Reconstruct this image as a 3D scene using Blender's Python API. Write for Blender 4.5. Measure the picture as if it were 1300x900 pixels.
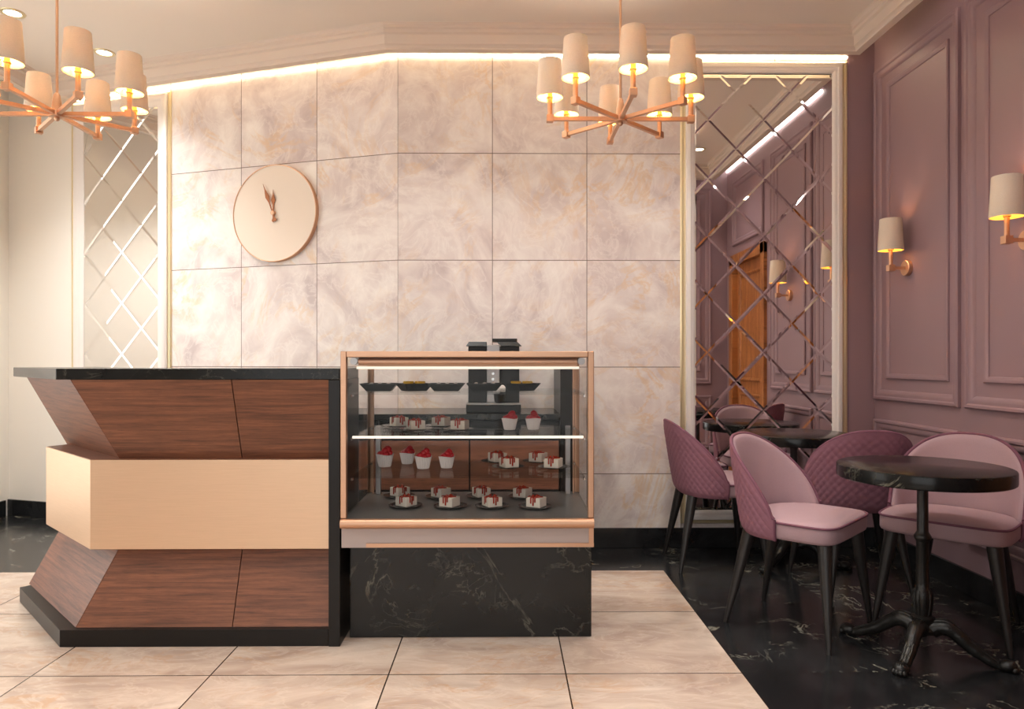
import bpy, bmesh, math, random
from mathutils import Vector, Matrix
random.seed(7)
PI = math.pi
sc = bpy.context.scene
COL = sc.collection
for o in list(bpy.data.objects):
    bpy.data.objects.remove(o)

# ------------------------------------------------------------------ camera, world, light, exposure
cam = bpy.data.cameras.new('camera')
cam.sensor_width = 36.0
cam.sensor_fit = 'HORIZONTAL'
cam.lens = 911.0 / 1300.0 * 36.0
cam.shift_y = 9.0 / 1300.0
cam.clip_start = 0.05
camo = bpy.data.objects.new('camera', cam)
camo.location = (0, 0, 1.25)
camo.rotation_euler = (PI / 2, 0, -0.0107)
COL.objects.link(camo)
sc.camera = camo

sc.view_settings.view_transform = 'Standard'
sc.view_settings.look = 'None'
sc.view_settings.gamma = 1
sc.view_settings.use_curve_mapping = False
sc.view_settings.exposure = 0.5

W = bpy.data.worlds.new('World')
sc.world = W
W.use_nodes = True
W.node_tree.nodes['Background'].inputs[0].default_value = (1.0, 0.93, 0.85, 1)
W.node_tree.nodes['Background'].inputs[1].default_value = 0.35


def area(name, loc, rot, sx, sy, power, color):
    l = bpy.data.lights.new(name, 'AREA')
    l.shape = 'RECTANGLE'
    l.size, l.size_y = sx, sy
    l.energy = power
    l.color = color
    o = bpy.data.objects.new(name, l)
    o.location = loc
    o.rotation_euler = rot
    COL.objects.link(o)
    return o


# daylight outside two unseen windows; the front one is added for fill light
day_left = area('daylight', (-4.22, 3.0, 1.6), (0, -PI / 2, 0), 2.9, 3.05, 46, (1.0, 0.98, 0.94))
fill_front = area('daylight', (-1.1, -2.32, 1.55), (PI / 2, 0, 0), 4.2, 2.7, 50, (0.97, 0.985, 1.0))
BULB_W = 11.0
SCONCE_W = 0.7
SPOT_W = 60.0
LED_E = 25.0
WARM = (1.0, 0.92, 0.80)


# ------------------------------------------------------------------ helpers
def srgb(r, g, b):
    def c(v):
        v /= 255.0
        return v / 12.92 if v <= 0.04045 else ((v + 0.055) / 1.055) ** 2.4
    return (c(r), c(g), c(b), 1)


def tag(o, label=None, cat=None, group=None, kind=None):
    if label: o['label'] = label
    if cat: o['category'] = cat
    if group: o['group'] = group
    if kind: o['kind'] = kind
    return o


def empty(name, loc=(0, 0, 0), rz=0.0, label=None, cat=None, group=None):
    o = bpy.data.objects.new(name, None)
    o.location = loc
    o.rotation_euler = (0, 0, rz)
    o.empty_display_size = 0.1
    COL.objects.link(o)
    return tag(o, label, cat, group)


def obj(name, bm, mat, parent=None, smooth=None, loc=None, rz=None):
    me = bpy.data.meshes.new(name)
    bmesh.ops.recalc_face_normals(bm, faces=bm.faces)
    bm.to_mesh(me)
    bm.free()
    for m in (mat if isinstance(mat, (list, tuple)) else [mat]):
        me.materials.append(m)
    if smooth is not None:
        for p in me.polygons: p.use_smooth = True
        me.set_sharp_from_angle(angle=math.radians(smooth))
    o = bpy.data.objects.new(name, me)
    COL.objects.link(o)
    if parent: o.parent = parent
    if loc: o.location = loc
    if rz: o.rotation_euler = (0, 0, rz)
    return o


def struct(name, bm, mat, smooth=None, parent=None, loc=None, rz=None):
    o = obj(name, bm, mat, parent, smooth, loc, rz)
    if not parent: o['kind'] = 'structure'
    return o


def B(): return bmesh.new()


def box(bm, x0, x1, y0, y1, z0, z1, bev=0.0, seg=2, M=None):
    vs = [bm.verts.new((x, y, z)) for x in (x0, x1) for y in (y0, y1) for z in (z0, z1)]
    fs = [bm.faces.new([vs[i] for i in q]) for q in
          ((0, 1, 3, 2), (4, 6, 7, 5), (0, 4, 5, 1), (2, 3, 7, 6), (0, 2, 6, 4), (1, 5, 7, 3))]
    if M is not None:
        for v in vs: v.co = M @ v.co
    if bev:
        es = list({e for f_ in fs for e in f_.edges})
        bmesh.ops.bevel(bm, geom=es, offset=bev, segments=seg, affect='EDGES', profile=0.5)
    return bm


def prism(bm, pts, z0, z1, bev=0.0, seg=2):
    lo = [bm.verts.new((p[0], p[1], z0)) for p in pts]
    hi = [bm.verts.new((p[0], p[1], z1)) for p in pts]
    n = len(pts)
    fs = [bm.faces.new(lo[::-1]), bm.faces.new(hi)]
    for i in range(n):
        fs.append(bm.faces.new((lo[i], lo[(i + 1) % n], hi[(i + 1) % n], hi[i])))
    if bev:
        es = list({e for f_ in fs for e in f_.edges})
        bmesh.ops.bevel(bm, geom=es, offset=bev, segments=seg, affect='EDGES', profile=0.5)
    return bm


def rings(bm, rr, close_u=True, caps=True):
    """skin a list of rings (lists of points)"""
    vv = [[bm.verts.new(p) for p in r] for r in rr]
    n = len(rr[0])
    for a, b in zip(vv[:-1], vv[1:]):
        for i in range(n if close_u else n - 1):
            j = (i + 1) % n
            bm.faces.new((a[i], a[j], b[j], b[i]))
    if caps and close_u:
        bm.faces.new(vv[0][::-1])
        bm.faces.new(vv[-1])
    return vv


def lathe(bm, prof, seg=24, c=(0, 0, 0), M=None, caps=True):
    rr = []
    for r, z in prof:
        ring = []
        for i in range(seg):
            a = 2 * PI * i / seg
            p = Vector((c[0] + max(r, 1e-4) * math.cos(a), c[1] + max(r, 1e-4) * math.sin(a), c[2] + z))
            ring.append(M @ p if M is not None else p)
        rr.append(ring)
    rings(bm, rr, True, caps)
    return bm


def tube(bm, pts, rad, seg=10, closed=False):
    pts = [Vector(p) for p in pts]
    n = len(pts)
    rr = []
    up = Vector((0, 0, 1))
    prev = None
    for i in range(n):
        a = pts[(i - 1) % n] if (closed or i > 0) else pts[0]
        b = pts[(i + 1) % n] if (closed or i < n - 1) else pts[-1]
        t = (b - a).normalized()
        if prev is None:
            u = t.cross(up)
            if u.length < 1e-3: u = t.cross(Vector((1, 0, 0)))
        else:
            u = prev - t * prev.dot(t)
        u.normalize()
        prev = u
        v = t.cross(u)
        r = rad[i] if isinstance(rad, (list, tuple)) else rad
        rr.append([pts[i] + u * (r * math.cos(2 * PI * k / seg)) + v * (r * math.sin(2 * PI * k / seg)) for k in range(seg)])
    if closed:
        rr.append(rr[0])
        rings(bm, rr, True, False)
        bmesh.ops.remove_doubles(bm, verts=bm.verts, dist=1e-6)
    else:
        rings(bm, rr)
    return bm


def bar(bm, p0, p1, w, h):
    p0, p1 = Vector(p0), Vector(p1)
    t = (p1 - p0).normalized()
    s = Vector((0, 0, 1)).cross(t)
    if s.length < 1e-4: s = Vector((1, 0, 0))
    s.normalize()
    u = t.cross(s)
    rr = [[p + s * a * w / 2 + u * b * h / 2 for a, b in ((-1, -1), (1, -1), (1, 1), (-1, 1))] for p in (p0, p1)]
    rings(bm, rr)
    return bm


def frame_mould(bm, x0, x1, z0, z1, prof, M):
    """mitred rectangular moulding in the local xz plane; prof = [(inward, out)] with out towards -y"""
    rr = []
    for sx, sz in ((0, 0), (1, 0), (1, 1), (0, 1), (0, 0)):
        ring = []
        for i, o in prof:
            x = (x1 - i) if sx else (x0 + i)
            z = (z1 - i) if sz else (z0 + i)
            ring.append(M @ Vector((x, -o, z)))
        rr.append(ring)
    vv = rings(bm, rr, True, False)
    bmesh.ops.remove_doubles(bm, verts=bm.verts, dist=1e-6)
    return bm


def smoothstep(t): return t * t * (3 - 2 * t)


# ------------------------------------------------------------------ node materials
class N:
    def __init__(s, name):
        s.m = bpy.data.materials.new(name)
        s.m.use_nodes = True
        s.t = s.m.node_tree
        s.p = s.t.nodes['Principled BSDF']
        s.out = s.t.nodes['Material Output']

    def n(s, typ, **kw):
        nd = s.t.nodes.new(typ)
        for k, v in kw.items(): setattr(nd, k, v)
        return nd

    def l(s, a, b): s.t.links.new(a, b)

    def val(s, sock, v):
        if hasattr(v, 'is_output') or isinstance(v, bpy.types.NodeSocket): s.l(v, sock)
        else: sock.default_value = v

    def math(s, op, a, b=0.0, c=None, clamp=False):
        nd = s.n('ShaderNodeMath', operation=op, use_clamp=clamp)
        s.val(nd.inputs[0], a)
        s.val(nd.inputs[1], b)
        if c is not None: s.val(nd.inputs[2], c)
        return nd.outputs[0]

    def vmath(s, op, a, b=(0, 0, 0)):
        nd = s.n('ShaderNodeVectorMath', operation=op)
        s.val(nd.inputs[0], a)
        s.val(nd.inputs[1], b)
        return nd.outputs[0]

    def coord(s, which='Object', scale=(1, 1, 1), loc=(0, 0, 0), rot=(0, 0, 0)):
        tc = s.n('ShaderNodeTexCoord')
        mp = s.n('ShaderNodeMapping')
        s.l(tc.outputs[which], mp.inputs[0])
        mp.inputs['Scale'].default_value = scale
        mp.inputs['Location'].default_value = loc
        mp.inputs['Rotation'].default_value = rot
        return mp.outputs[0]

    def noise(s, vec, scale=5, detail=4, rough=0.5, dist=0.0):
        nd = s.n('ShaderNodeTexNoise')
        s.l(vec, nd.inputs['Vector'])
        nd.inputs['Scale'].default_value = scale
        nd.inputs['Detail'].default_value = detail
        nd.inputs['Roughness'].default_value = rough
        nd.inputs['Distortion'].default_value = dist
        return nd.outputs['Fac']

    def ramp(s, fac, stops):
        nd = s.n('ShaderNodeValToRGB')
        s.val(nd.inputs[0], fac)
        e = nd.color_ramp.elements
        while len(e) < len(stops): e.new(0.5)
        for el, (p, c) in zip(e, stops):
            el.position = p
            el.color = c if len(c) == 4 else (*c, 1)
        return nd.outputs[0]

    def mix(s, fac, a, b, mode='MIX'):
        nd = s.n('ShaderNodeMix', data_type='RGBA', blend_type=mode)
        s.val(nd.inputs[0], fac)
        s.val(nd.inputs[6], a)
        s.val(nd.inputs[7], b)
        return nd.outputs[2]

    def bump(s, h, strength=0.3, dist=0.01):
        nd = s.n('ShaderNodeBump')
        nd.inputs['Strength'].default_value = strength
        nd.inputs['Distance'].default_value = dist
        s.l(h, nd.inputs['Height'])
        s.l(nd.outputs[0], s.p.inputs['Normal'])

    def set(s, color=None, rough=None, metal=None, spec=None, **kw):
        if color is not None: s.val(s.p.inputs['Base Color'], color)
        if rough is not None: s.val(s.p.inputs['Roughness'], rough)
        if metal is not None: s.val(s.p.inputs['Metallic'], metal)
        if spec is not None: s.val(s.p.inputs['Specular IOR Level'], spec)
        for k, v in kw.items(): s.val(s.p.inputs[k], v)
        return s


def plain(name, color, rough=0.5, metal=0.0, bump=0.0, bscale=200, spec=None, var=0.0):
    n = N(name)
    c = n.coord()
    nz = n.noise(c, bscale, 3)
    if var:
        big = n.noise(c, 6, 3)
        col = n.mix(n.math('MULTIPLY', big, var), color, tuple(v * 0.6 for v in color[:3]) + (1,))
    else:
        col = n.mix(n.math('MULTIPLY', nz, 0.12), color, tuple(v * 0.75 for v in color[:3]) + (1,))
    n.set(col, rough, metal, spec)
    if bump: n.bump(nz, bump, 0.002)
    return n.m


def emis(name, color, strength):
    n = N(name)
    n.set((0.8, 0.8, 0.8, 1), 0.5)
    n.p.inputs['Emission Color'].default_value = (*color[:3], 1)
    n.p.inputs['Emission Strength'].default_value = strength
    return n.m


def tile_mask(n, u, v, tw, th, ou, ov, g):
    """1 on the joint lines of a grid"""
    def line(c, t, o):
        q = n.math('DIVIDE', n.math('SUBTRACT', c, o), t)
        fr = n.math('ABSOLUTE', n.math('SUBTRACT', n.math('FRACT', n.math('ADD', q, 0.5)), 0.5))
        return n.math('LESS_THAN', n.math('MULTIPLY', fr, t), g), n.math('FLOOR', q)
    a, fa = line(u, tw, ou)
    b, fb = line(v, th, ov)
    cmb = n.n('ShaderNodeCombineXYZ')
    n.l(fa, cmb.inputs[0])
    n.l(fb, cmb.inputs[1])
    wn = n.n('ShaderNodeTexWhiteNoise', noise_dimensions='3D')
    n.l(cmb.outputs[0], wn.inputs['Vector'])
    return n.math('MAXIMUM', a, b), wn.outputs['Color']


def onyx(name, plane, tw, th, ou, ov, g, cols, joint, rough, offs=0.6, stretch=(1, 1, 1), vein_amt=0.6):
    n = N(name)
    tc = n.n('ShaderNodeTexCoord')
    sep = n.n('ShaderNodeSeparateXYZ')
    n.l(tc.outputs['Object'], sep.inputs[0])
    u = sep.outputs[0]
    v = sep.outputs[2] if plane == 'xz' else sep.outputs[1]
    mask, rnd = tile_mask(n, u, v, tw, th, ou, ov, g)
    vec = n.vmath('ADD', n.vmath('MULTIPLY', tc.outputs['Object'], stretch), n.vmath('MULTIPLY', rnd, (offs, offs, offs)))
    base = n.ramp(n.noise(vec, 2.2, 9, 0.58, 1.6), [(0.30, cols[0]), (0.45, cols[1]), (0.56, cols[2]), (0.72, cols[3])])
    vn = n.noise(vec, 1.7, 8, 0.62, 2.2)
    ridge = n.math('SUBTRACT', 1.0, n.math('MULTIPLY', n.math('ABSOLUTE', n.math('SUBTRACT', vn, 0.5)), 22.0), clamp=True)
    reg = n.ramp(n.noise(vec, 2.0, 3, 0.5, 0.6), [(0.44, (0, 0, 0)), (0.64, (1, 1, 1))])
    col = n.mix(n.math('MULTIPLY', n.math('MULTIPLY', ridge, vein_amt), reg), base, cols[4])
    vn2 = n.noise(vec, 4.5, 8, 0.6, 1.4)
    ridge2 = n.math('SUBTRACT', 1.0, n.math('MULTIPLY', n.math('ABSOLUTE', n.math('SUBTRACT', vn2, 0.47)), 24.0), clamp=True)
    col = n.mix(n.math('MULTIPLY', ridge2, 0.35), col, cols[3])
    fine = n.noise(vec, 16, 6, 0.6, 0.8)
    col = n.mix(n.math('MULTIPLY', fine, 0.16), col, cols[0])
    col = n.mix(mask, col, joint)
    n.set(col, rough)
    return n.m


ON = [srgb(200, 184, 182), srgb(224, 211, 206), srgb(236, 226, 220), srgb(250, 243, 236), srgb(226, 188, 136)]
ONYX_B = onyx('onyx_back', 'xz', 0.635, 0.7175, 0.0, 0.4955, 0.0024, ON, srgb(112, 92, 80), 0.28)
ONYX_L = onyx('onyx_angled', 'xz', 0.6235, 0.7175, 0.004, 0.4955, 0.0024, ON, srgb(112, 92, 80), 0.28)
CF = [srgb(176, 154, 140), srgb(196, 176, 161), srgb(207, 189, 174), srgb(226, 210, 196), srgb(196, 152, 110)]
FLOOR_C = onyx('cream_floor_tiles', 'xy', 0.7088, 0.7088, -1.88, 2.8704, 0.003, CF, srgb(70, 52, 42), 0.16, 3.0, (0.8, 1.6, 1), 0.55)


def nero(name, rough=0.1, tiles=None, vein=1.0, scale=1.0, basec=(0.012, 0.012, 0.013, 1), spec=.5):
    n = N(name)
    tc = n.n('ShaderNodeTexCoord')
    vec = tc.outputs['Object']
    mask = None
    if tiles:
        sep = n.n('ShaderNodeSeparateXYZ')
        n.l(vec, sep.inputs[0])
        mask, rnd = tile_mask(n, sep.outputs[0], sep.outputs[1], tiles, tiles, -1.88, 2.8704, 0.0025)
        vec = n.vmath('ADD', vec, n.vmath('MULTIPLY', rnd, (4, 4, 4)))
    vn = n.noise(vec, 1.5 * scale, 7, 0.6, 2.6)
    ridge = n.math('SUBTRACT', 1.0, n.math('MULTIPLY', n.math('ABSOLUTE', n.math('SUBTRACT', vn, 0.5)), 70.0), clamp=True)
    reg = n.ramp(n.noise(vec, 2.6 * scale, 4, 0.55, 0.5), [(0.5, (0, 0, 0)), (0.66, (1, 1, 1))])
    v1 = n.math('MULTIPLY', ridge, reg)
    vn2 = n.noise(vec, 4.0 * scale, 6, 0.6, 3.0)
    ridge2 = n.math('SUBTRACT', 1.0, n.math('MULTIPLY', n.math('ABSOLUTE', n.math('SUBTRACT', vn2, 0.52)), 60.0), clamp=True)
    reg2 = n.ramp(n.noise(vec, 3.1 * scale, 3, 0.5, 0.3), [(0.56, (0, 0, 0)), (0.68, (1, 1, 1))])
    v2 = n.math('MULTIPLY', n.math('MULTIPLY', ridge2, reg2), 0.6)
    cloud = n.ramp(n.noise(vec, 3.0, 6, 0.6, 1.0), [(0.4, basec), (0.75, (basec[0] * 2.4, basec[1] * 2.5, basec[2] * 2.4, 1))])
    col = n.mix(n.math('MULTIPLY', n.math('MAXIMUM', v1, v2), vein), cloud, srgb(205, 200, 180))
    if mask is not None: col = n.mix(mask, col, (0.004, 0.004, 0.004, 1))
    n.set(col, rough, None, spec)
    return n.m


NERO_FLOOR = nero('black_marble_floor', 0.2, 0.7088, 0.8)
NERO = nero('black_marble', 0.2, None, 0.22, 1.0, (0.006, 0.0055, 0.005, 1), .35)
NERO_TOP = nero('black_marble_tabletop', 0.2, None, 0.25, 2.0, (0.006, 0.006, 0.006, 1), .25)
NERO_PLAIN = nero('black_stone_skirting', 0.2, None, 0.0)


def wood(name, dark, mid, light, rough=0.42, su=1.6, sv=40.0):
    n = N(name)
    uv = n.coord('UV', (su, sv, 1))
    g = n.noise(uv, 1.6, 9, 0.65, 0.5)
    col = n.ramp(g, [(0.28, dark), (0.46, mid), (0.62, light), (0.8, mid)])
    uv2 = n.coord('UV', (su * 3.0, sv * 5, 1))
    f = n.noise(uv2, 3.0, 4, 0.7)
    pores = n.ramp(f, [(0.38, (0.3, 0.3, 0.3)), (0.47, (1, 1, 1))])
    col = n.mix(0.6, col, pores, 'MULTIPLY')
    band = n.noise(n.coord('UV', (0.5, 5.0, 1)), 1.0, 2)
    col = n.mix(n.math('MULTIPLY', band, 0.35), col, dark)
    n.set(col, rough)
    n.bump(f, 0.08, 0.002)
    return n.m


WALNUT = wood('walnut_veneer', srgb(80, 46, 32), srgb(120, 74, 52), srgb(146, 92, 64))
OAK = wood('amber_oak', srgb(128, 74, 36), srgb(170, 104, 54), srgb(196, 126, 70), 0.45, 14.0, 1.2)
CABWOOD = wood('cabinet_wood', srgb(96, 58, 42), srgb(132, 84, 62), srgb(150, 98, 74), 0.5, 1.2, 14)


def brushed(name, col, rough=0.34, sx=(2, 120, 120)):
    n = N(name)
    c = n.coord('Object', sx)
    g = n.noise(c, 3.0, 4, 0.6)
    n.set(n.mix(n.math('MULTIPLY', g, 0.35), col, tuple(v * 0.6 for v in col[:3]) + (1,)),
          n.math('ADD', n.math('MULTIPLY', g, 0.16), rough - 0.08), 1.0)
    n.bump(g, 0.10, 0.001)
    return n.m


COPPER = brushed('copper', (0.64, 0.39, 0.26, 1), 0.42)
ROSE = brushed('rose_gold', (0.74, 0.46, 0.30, 1), 0.46, (60, 60, 60))
BAND = brushed('brushed_copper_band', (0.78, 0.56, 0.39, 1), 0.46, (3, 3, 160))
GOLD = brushed('pale_gold', (0.90, 0.78, 0.52, 1), 0.42, (40, 40, 40))
CHROME = plain('chrome', (0.75, 0.75, 0.75, 1), 0.18, 1.0)
STEEL = plain('brushed_steel', (0.42, 0.40, 0.40, 1), 0.4, 1.0)
CREAM_WALL = plain('cream_paint', srgb(244, 238, 229), 0.6, bump=0.05)
CEIL = plain('ceiling_paint', srgb(238, 226, 212), 0.8, bump=0.04)
CORN = plain('cornice_plaster', srgb(226, 208, 192), 0.6, bump=0.06)
WHITEF = plain('white_moulding', srgb(236, 228, 222), 0.35)
MAUVE = plain('mauve_paint', srgb(150, 121, 127), 0.5, bump=0.06, bscale=160)
BLACKLAC = plain('black_lacquer', (0.009, 0.0075, 0.007, 1), 0.34, var=0.2, spec=.28)
BLACKPL = plain('black_plastic', (0.009, 0.009, 0.0095, 1), 0.38, spec=.3)
IRON = plain('black_cast_iron', (0.008, 0.007, 0.006, 1), 0.36, 0.0, bump=0.7, bscale=120)
DARKWOOD = wood('ebonised_wood', (0.012, 0.010, 0.010, 1), (0.020, 0.017, 0.016, 1), (0.032, 0.027, 0.025, 1), 0.42, 30, 1.0)
GREY = plain('grey_panel', srgb(178, 164, 160), 0.5, 0.1, bump=0.1, bscale=300)
TRAYM = plain('grey_steel_deck', (0.16, 0.155, 0.15, 1), 0.35, 0.4)
PLATE = plain('dark_glazed_plate', (0.035, 0.038, 0.04, 1), 0.22)
PAPER = plain('white_paper_cup', srgb(235, 228, 226), 0.7)
BERRY = plain('red_raspberry', srgb(190, 22, 38), 0.4, bump=0.6, bscale=150)
SPONGE = plain('white_cake', srgb(240, 228, 214), 0.8, bump=0.3, bscale=200)
SAUCE = plain('red_caramel_sauce', srgb(168, 44, 20), 0.2)
YELLOW = plain('yellow_custard', srgb(252, 206, 70), 0.5, bump=0.4, bscale=100)
SUGAR = plain('white_sugar', srgb(238, 232, 226), 0.6)
BRONZE = plain('bronze_hand', srgb(172, 108, 68), 0.5, 0.3)
CLOCKF = plain('clock_face', srgb(240, 224, 208), 0.7, bump=0.35, bscale=240)


def fabric(name, c1, c2, scale=260):
    n = N(name)
    co = n.coord()
    w = n.noise(co, scale, 2)
    big = n.noise(co, 7, 4)
    col = n.mix(n.math('MULTIPLY', n.math('ADD', n.math('MULTIPLY', w, 0.7), n.math('MULTIPLY', big, 0.5)), 0.6), c1, c2)
    n.set(col, 0.85)
    n.p.inputs['Sheen Weight'].default_value = 0.35
    n.p.inputs['Sheen Roughness'].default_value = 0.4
    n.p.inputs['Sheen Tint'].default_value = c1
    n.bump(w, 0.25, 0.002)
    return n.m


PINK = fabric('pale_pink_velvet', srgb(178, 149, 155), srgb(150, 122, 129))
PLUM = fabric('plum_quilted_velvet', srgb(144, 98, 112), srgb(116, 74, 90))
PIPE = fabric('plum_piping', srgb(122, 76, 92), srgb(104, 62, 78))


def shade_mat(name, c1, c2):
    n = N(name)
    c = n.coord('Object', (140, 140, 260))
    w = n.noise(c, 1.5, 3)
    col = n.mix(n.math('MULTIPLY', w, 0.5), c1, c2)
    d = n.n('ShaderNodeBsdfDiffuse')
    t = n.n('ShaderNodeBsdfTranslucent')
    n.l(col, d.inputs[0])
    n.l(col, t.inputs[0])
    mx = n.n('ShaderNodeMixShader')
    mx.inputs[0].default_value = 0.06
    n.l(d.outputs[0], mx.inputs[1])
    n.l(t.outputs[0], mx.inputs[2])
    n.l(mx.outputs[0], n.out.inputs[0])
    return n.m


SHADE = shade_mat('linen_shade', srgb(230, 217, 200), srgb(188, 171, 152))
GLOW_INSIDE = shade_mat('glow_tinted_shade_inside', srgb(240, 192, 96), srgb(226, 176, 84))  # yellow bulb glow put into the colour of the shade's inner faces
BULB = emis('lit_bulb', (1.0, 0.80, 0.50), 14.0)
LED = emis('led_light', (1.0, 0.83, 0.54), LED_E)
LEDW = emis('led_light_neutral', (1.0, 0.93, 0.86), 7.0)
LENS = emis('downlight_lens', (1.0, 0.90, 0.74), 9.0)
CASELED = emis('case_led', (1.0, 0.88, 0.70), .55)


def glass_mat(name, tint=(0.97, 0.97, 0.965, 1), refl=0.16):
    n = N(name)
    tr = n.n('ShaderNodeBsdfTransparent')
    tr.inputs[0].default_value = tint
    gl = n.n('ShaderNodeBsdfGlossy')
    gl.inputs['Roughness'].default_value = 0.02
    lw = n.n('ShaderNodeFresnel')
    lw.inputs[0].default_value = 1.45
    mx = n.n('ShaderNodeMixShader')
    n.l(n.math('MULTIPLY', lw.outputs[0], refl), mx.inputs[0])
    n.l(tr.outputs[0], mx.inputs[1])
    n.l(gl.outputs[0], mx.inputs[2])
    n.l(mx.outputs[0], n.out.inputs[0])
    n.t.nodes.remove(n.p)
    return n.m


GLASS = glass_mat('clear_glass')
SHELFG = glass_mat('shelf_glass', (0.94, 0.95, 0.945, 1), 0.3)
MIRROR = plain('mirror_silver', (0.93, 0.925, 0.91, 1), 0.005, 1.0)

# ------------------------------------------------------------------ room shell
XR, XL, YB, YF, YP = 2.50, -4.035, 4.82, -2.2, 1.60
KX, KY, PHI = -0.715, 4.82, -math.radians(17.8)
LC = (KX - 3.487 * math.cos(PHI), KY - 3.487 * math.sin(PHI))     # far left corner of the angled wall
PX0 = 1.30                                                        # free end of the alcove wall
ZT = 3.55

bm = B()
def quad(bm, pts, mi=0):
    f_ = bm.faces.new([bm.verts.new(p) for p in pts])
    f_.material_index = mi
    return f_
CX, CY = 0.9552, 4.288
for x0, x1, y0, y1, mi in ((-4.3, CX, YF - .2, CY, 0), (CX, 2.7, YF - .2, 6.2, 1), (-4.3, CX, CY, 6.2, 1)):
    quad(bm, [(x0, y0, 0), (x1, y0, 0), (x1, y1, 0), (x0, y1, 0)], mi)
r = bmesh.ops.extrude_face_region(bm, geom=list(bm.faces))
bmesh.ops.translate(bm, vec=(0, 0, -0.1), verts=[v for v in r['geom'] if isinstance(v, bmesh.types.BMVert)])
bmesh.ops.recalc_face_normals(bm, faces=bm.faces)
struct('floor', bm, [FLOOR_C, NERO_FLOOR])

struct('wall_back', box(B(), 0, 2.313 - KX, 0, 0.12, 0, ZT), ONYX_B, loc=(KX, KY, 0))
struct('wall_back_alcove', box(B(), 2.313, XR + .12, YB, YB + .12, 0, ZT), MAUVE)
struct('wall_back_angled', box(B(), -2.816, 0, 0, 0.12, 0, ZT), ONYX_L, loc=(KX, KY, 0), rz=PHI)
struct('wall_back_left', box(B(), -3.60, -2.816, 0, 0.12, 0, ZT), CREAM_WALL, loc=(KX, KY, 0), rz=PHI)
# right wall with a door opening
bm = B()
box(bm, XR, XR + .12, 2.79, YB, 0, ZT)
box(bm, XR, XR + .12, YF, 1.80, 0, ZT)
box(bm, XR, XR + .12, 1.80, 2.79, 2.36, ZT)
struct('wall_right', bm, MAUVE)
struct('wall_alcove', box(B(), PX0, XR, YP - .12, YP, 0, ZT), MAUVE)
# left wall with window opening y 1.3..4.5
bm = B()
WY0, WY1, WZ0, WZ1 = 1.5, 4.52, 0.15, 3.05
box(bm, XL - .12, XL, WY1, LC[1] + .1, 0, ZT)
box(bm, XL - .12, XL, YF, WY0, 0, ZT)
box(bm, XL - .12, XL, WY0, WY1, WZ1, ZT)
box(bm, XL - .12, XL, WY0, WY1, 0, WZ0)
struct('wall_left', bm, CREAM_WALL)
FX0, FX1, FZ0, FZ1 = -3.2, 1.0, 0.2, 2.9
bm = B()
box(bm, XL - .12, FX0, YF - .12, YF, 0, ZT)
box(bm, FX1, XR + .12, YF - .12, YF, 0, ZT)
box(bm, FX0, FX1, YF - .12, YF, FZ1, ZT)
box(bm, FX0, FX1, YF - .12, YF, 0, FZ0)
struct('wall_front', bm, CREAM_WALL)

# ceiling: lowered field inside the cornice, open cove behind it, slab above
def line_int(p, d, q, e):
    den = d[0] * e[1] - d[1] * e[0]
    t = ((q[0] - p[0]) * e[1] - (q[1] - p[1]) * e[0]) / den
    return (p[0] + d[0] * t, p[1] + d[1] * t)
WPTS = [(-3.74, YF), (-3.74, 0), (KX, KY), (XR, YB), (XR, YP), (PX0 - .12, YP)]
_d = (math.cos(PHI), math.sin(PHI))
WPTS[1] = line_int((-3.74, 0), (0, 1), (KX, KY), _d)
def offset_path(g):
    n = len(WPTS)
    segs = []
    for i in range(n - 1):
        a, b = Vector(WPTS[i]), Vector(WPTS[i + 1])
        d = (b - a).normalized()
        nr = Vector((d.y, -d.x))            # to the right of travel = room side
        segs.append((a + nr * g, d))
    out = [segs[0][0]]
    for s0, s1 in zip(segs[:-1], segs[1:]):
        out.append(Vector(line_int(s0[0], s0[1], s1[0], s1[1])))
    a, d = segs[-1]
    out.append(a + d * (Vector(WPTS[-1]) - Vector(WPTS[-2])).length)
    return out
CORNP = [(.32, 3.378), (.305, 3.366), (.305, 3.352), (.293, 3.346), (.293, 3.326), (.276, 3.318), (.272, 3.262),
         (.258, 3.254), (.25, 3.246), (.25, 3.235), (.20, 3.235), (.20, 3.39)]
paths = [offset_path(g) for g, z in CORNP]
bm = B()
rr = []
for k in range(len(WPTS)):
    rr.append([Vector((paths[j][k].x, paths[j][k].y, CORNP[j][1])) for j in range(len(CORNP))])
rings(bm, rr, True, True)
struct('trim_1', bm, CORN)
bm = B()
inner = offset_path(.30)
poly = [(p.x, p.y) for p in inner] + [(PX0 - .12, YF)]
prism(bm, poly, 3.378, 3.45)
box(bm, XL - .2, XR + .2, YF - .2, 6.3, ZT, ZT + .1)
box(bm, PX0 - .14, XR, YF, YP - .1, 3.378, 3.45)
box(bm, XL, -3.40, YF, 5.4, 3.40, 3.45)
struct('ceiling', bm, CEIL)

# baseboards
struct('baseboard_back', box(B(), KX, XR, YB - .018, YB, 0, .133, .003), NERO_PLAIN)
struct('baseboard_angled', box(B(), -3.48, -.003, -.018, 0, 0, .133, .003), NERO_PLAIN, loc=(KX, KY, 0), rz=PHI)
bm = B()
box(bm, XR - .018, XR, 2.86, YB - .018, 0, .133, .003)
struct('baseboard_right', bm, NERO_PLAIN)
struct('baseboard_alcove', box(B(), PX0, XR, YP, YP + .018, 0, .133, .003), NERO_PLAIN)
bm = B()
box(bm, XL, XL + .018, YF, 5.83, 0, .133, .003)
struct('baseboard_left', bm, NERO_PLAIN)

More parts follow.
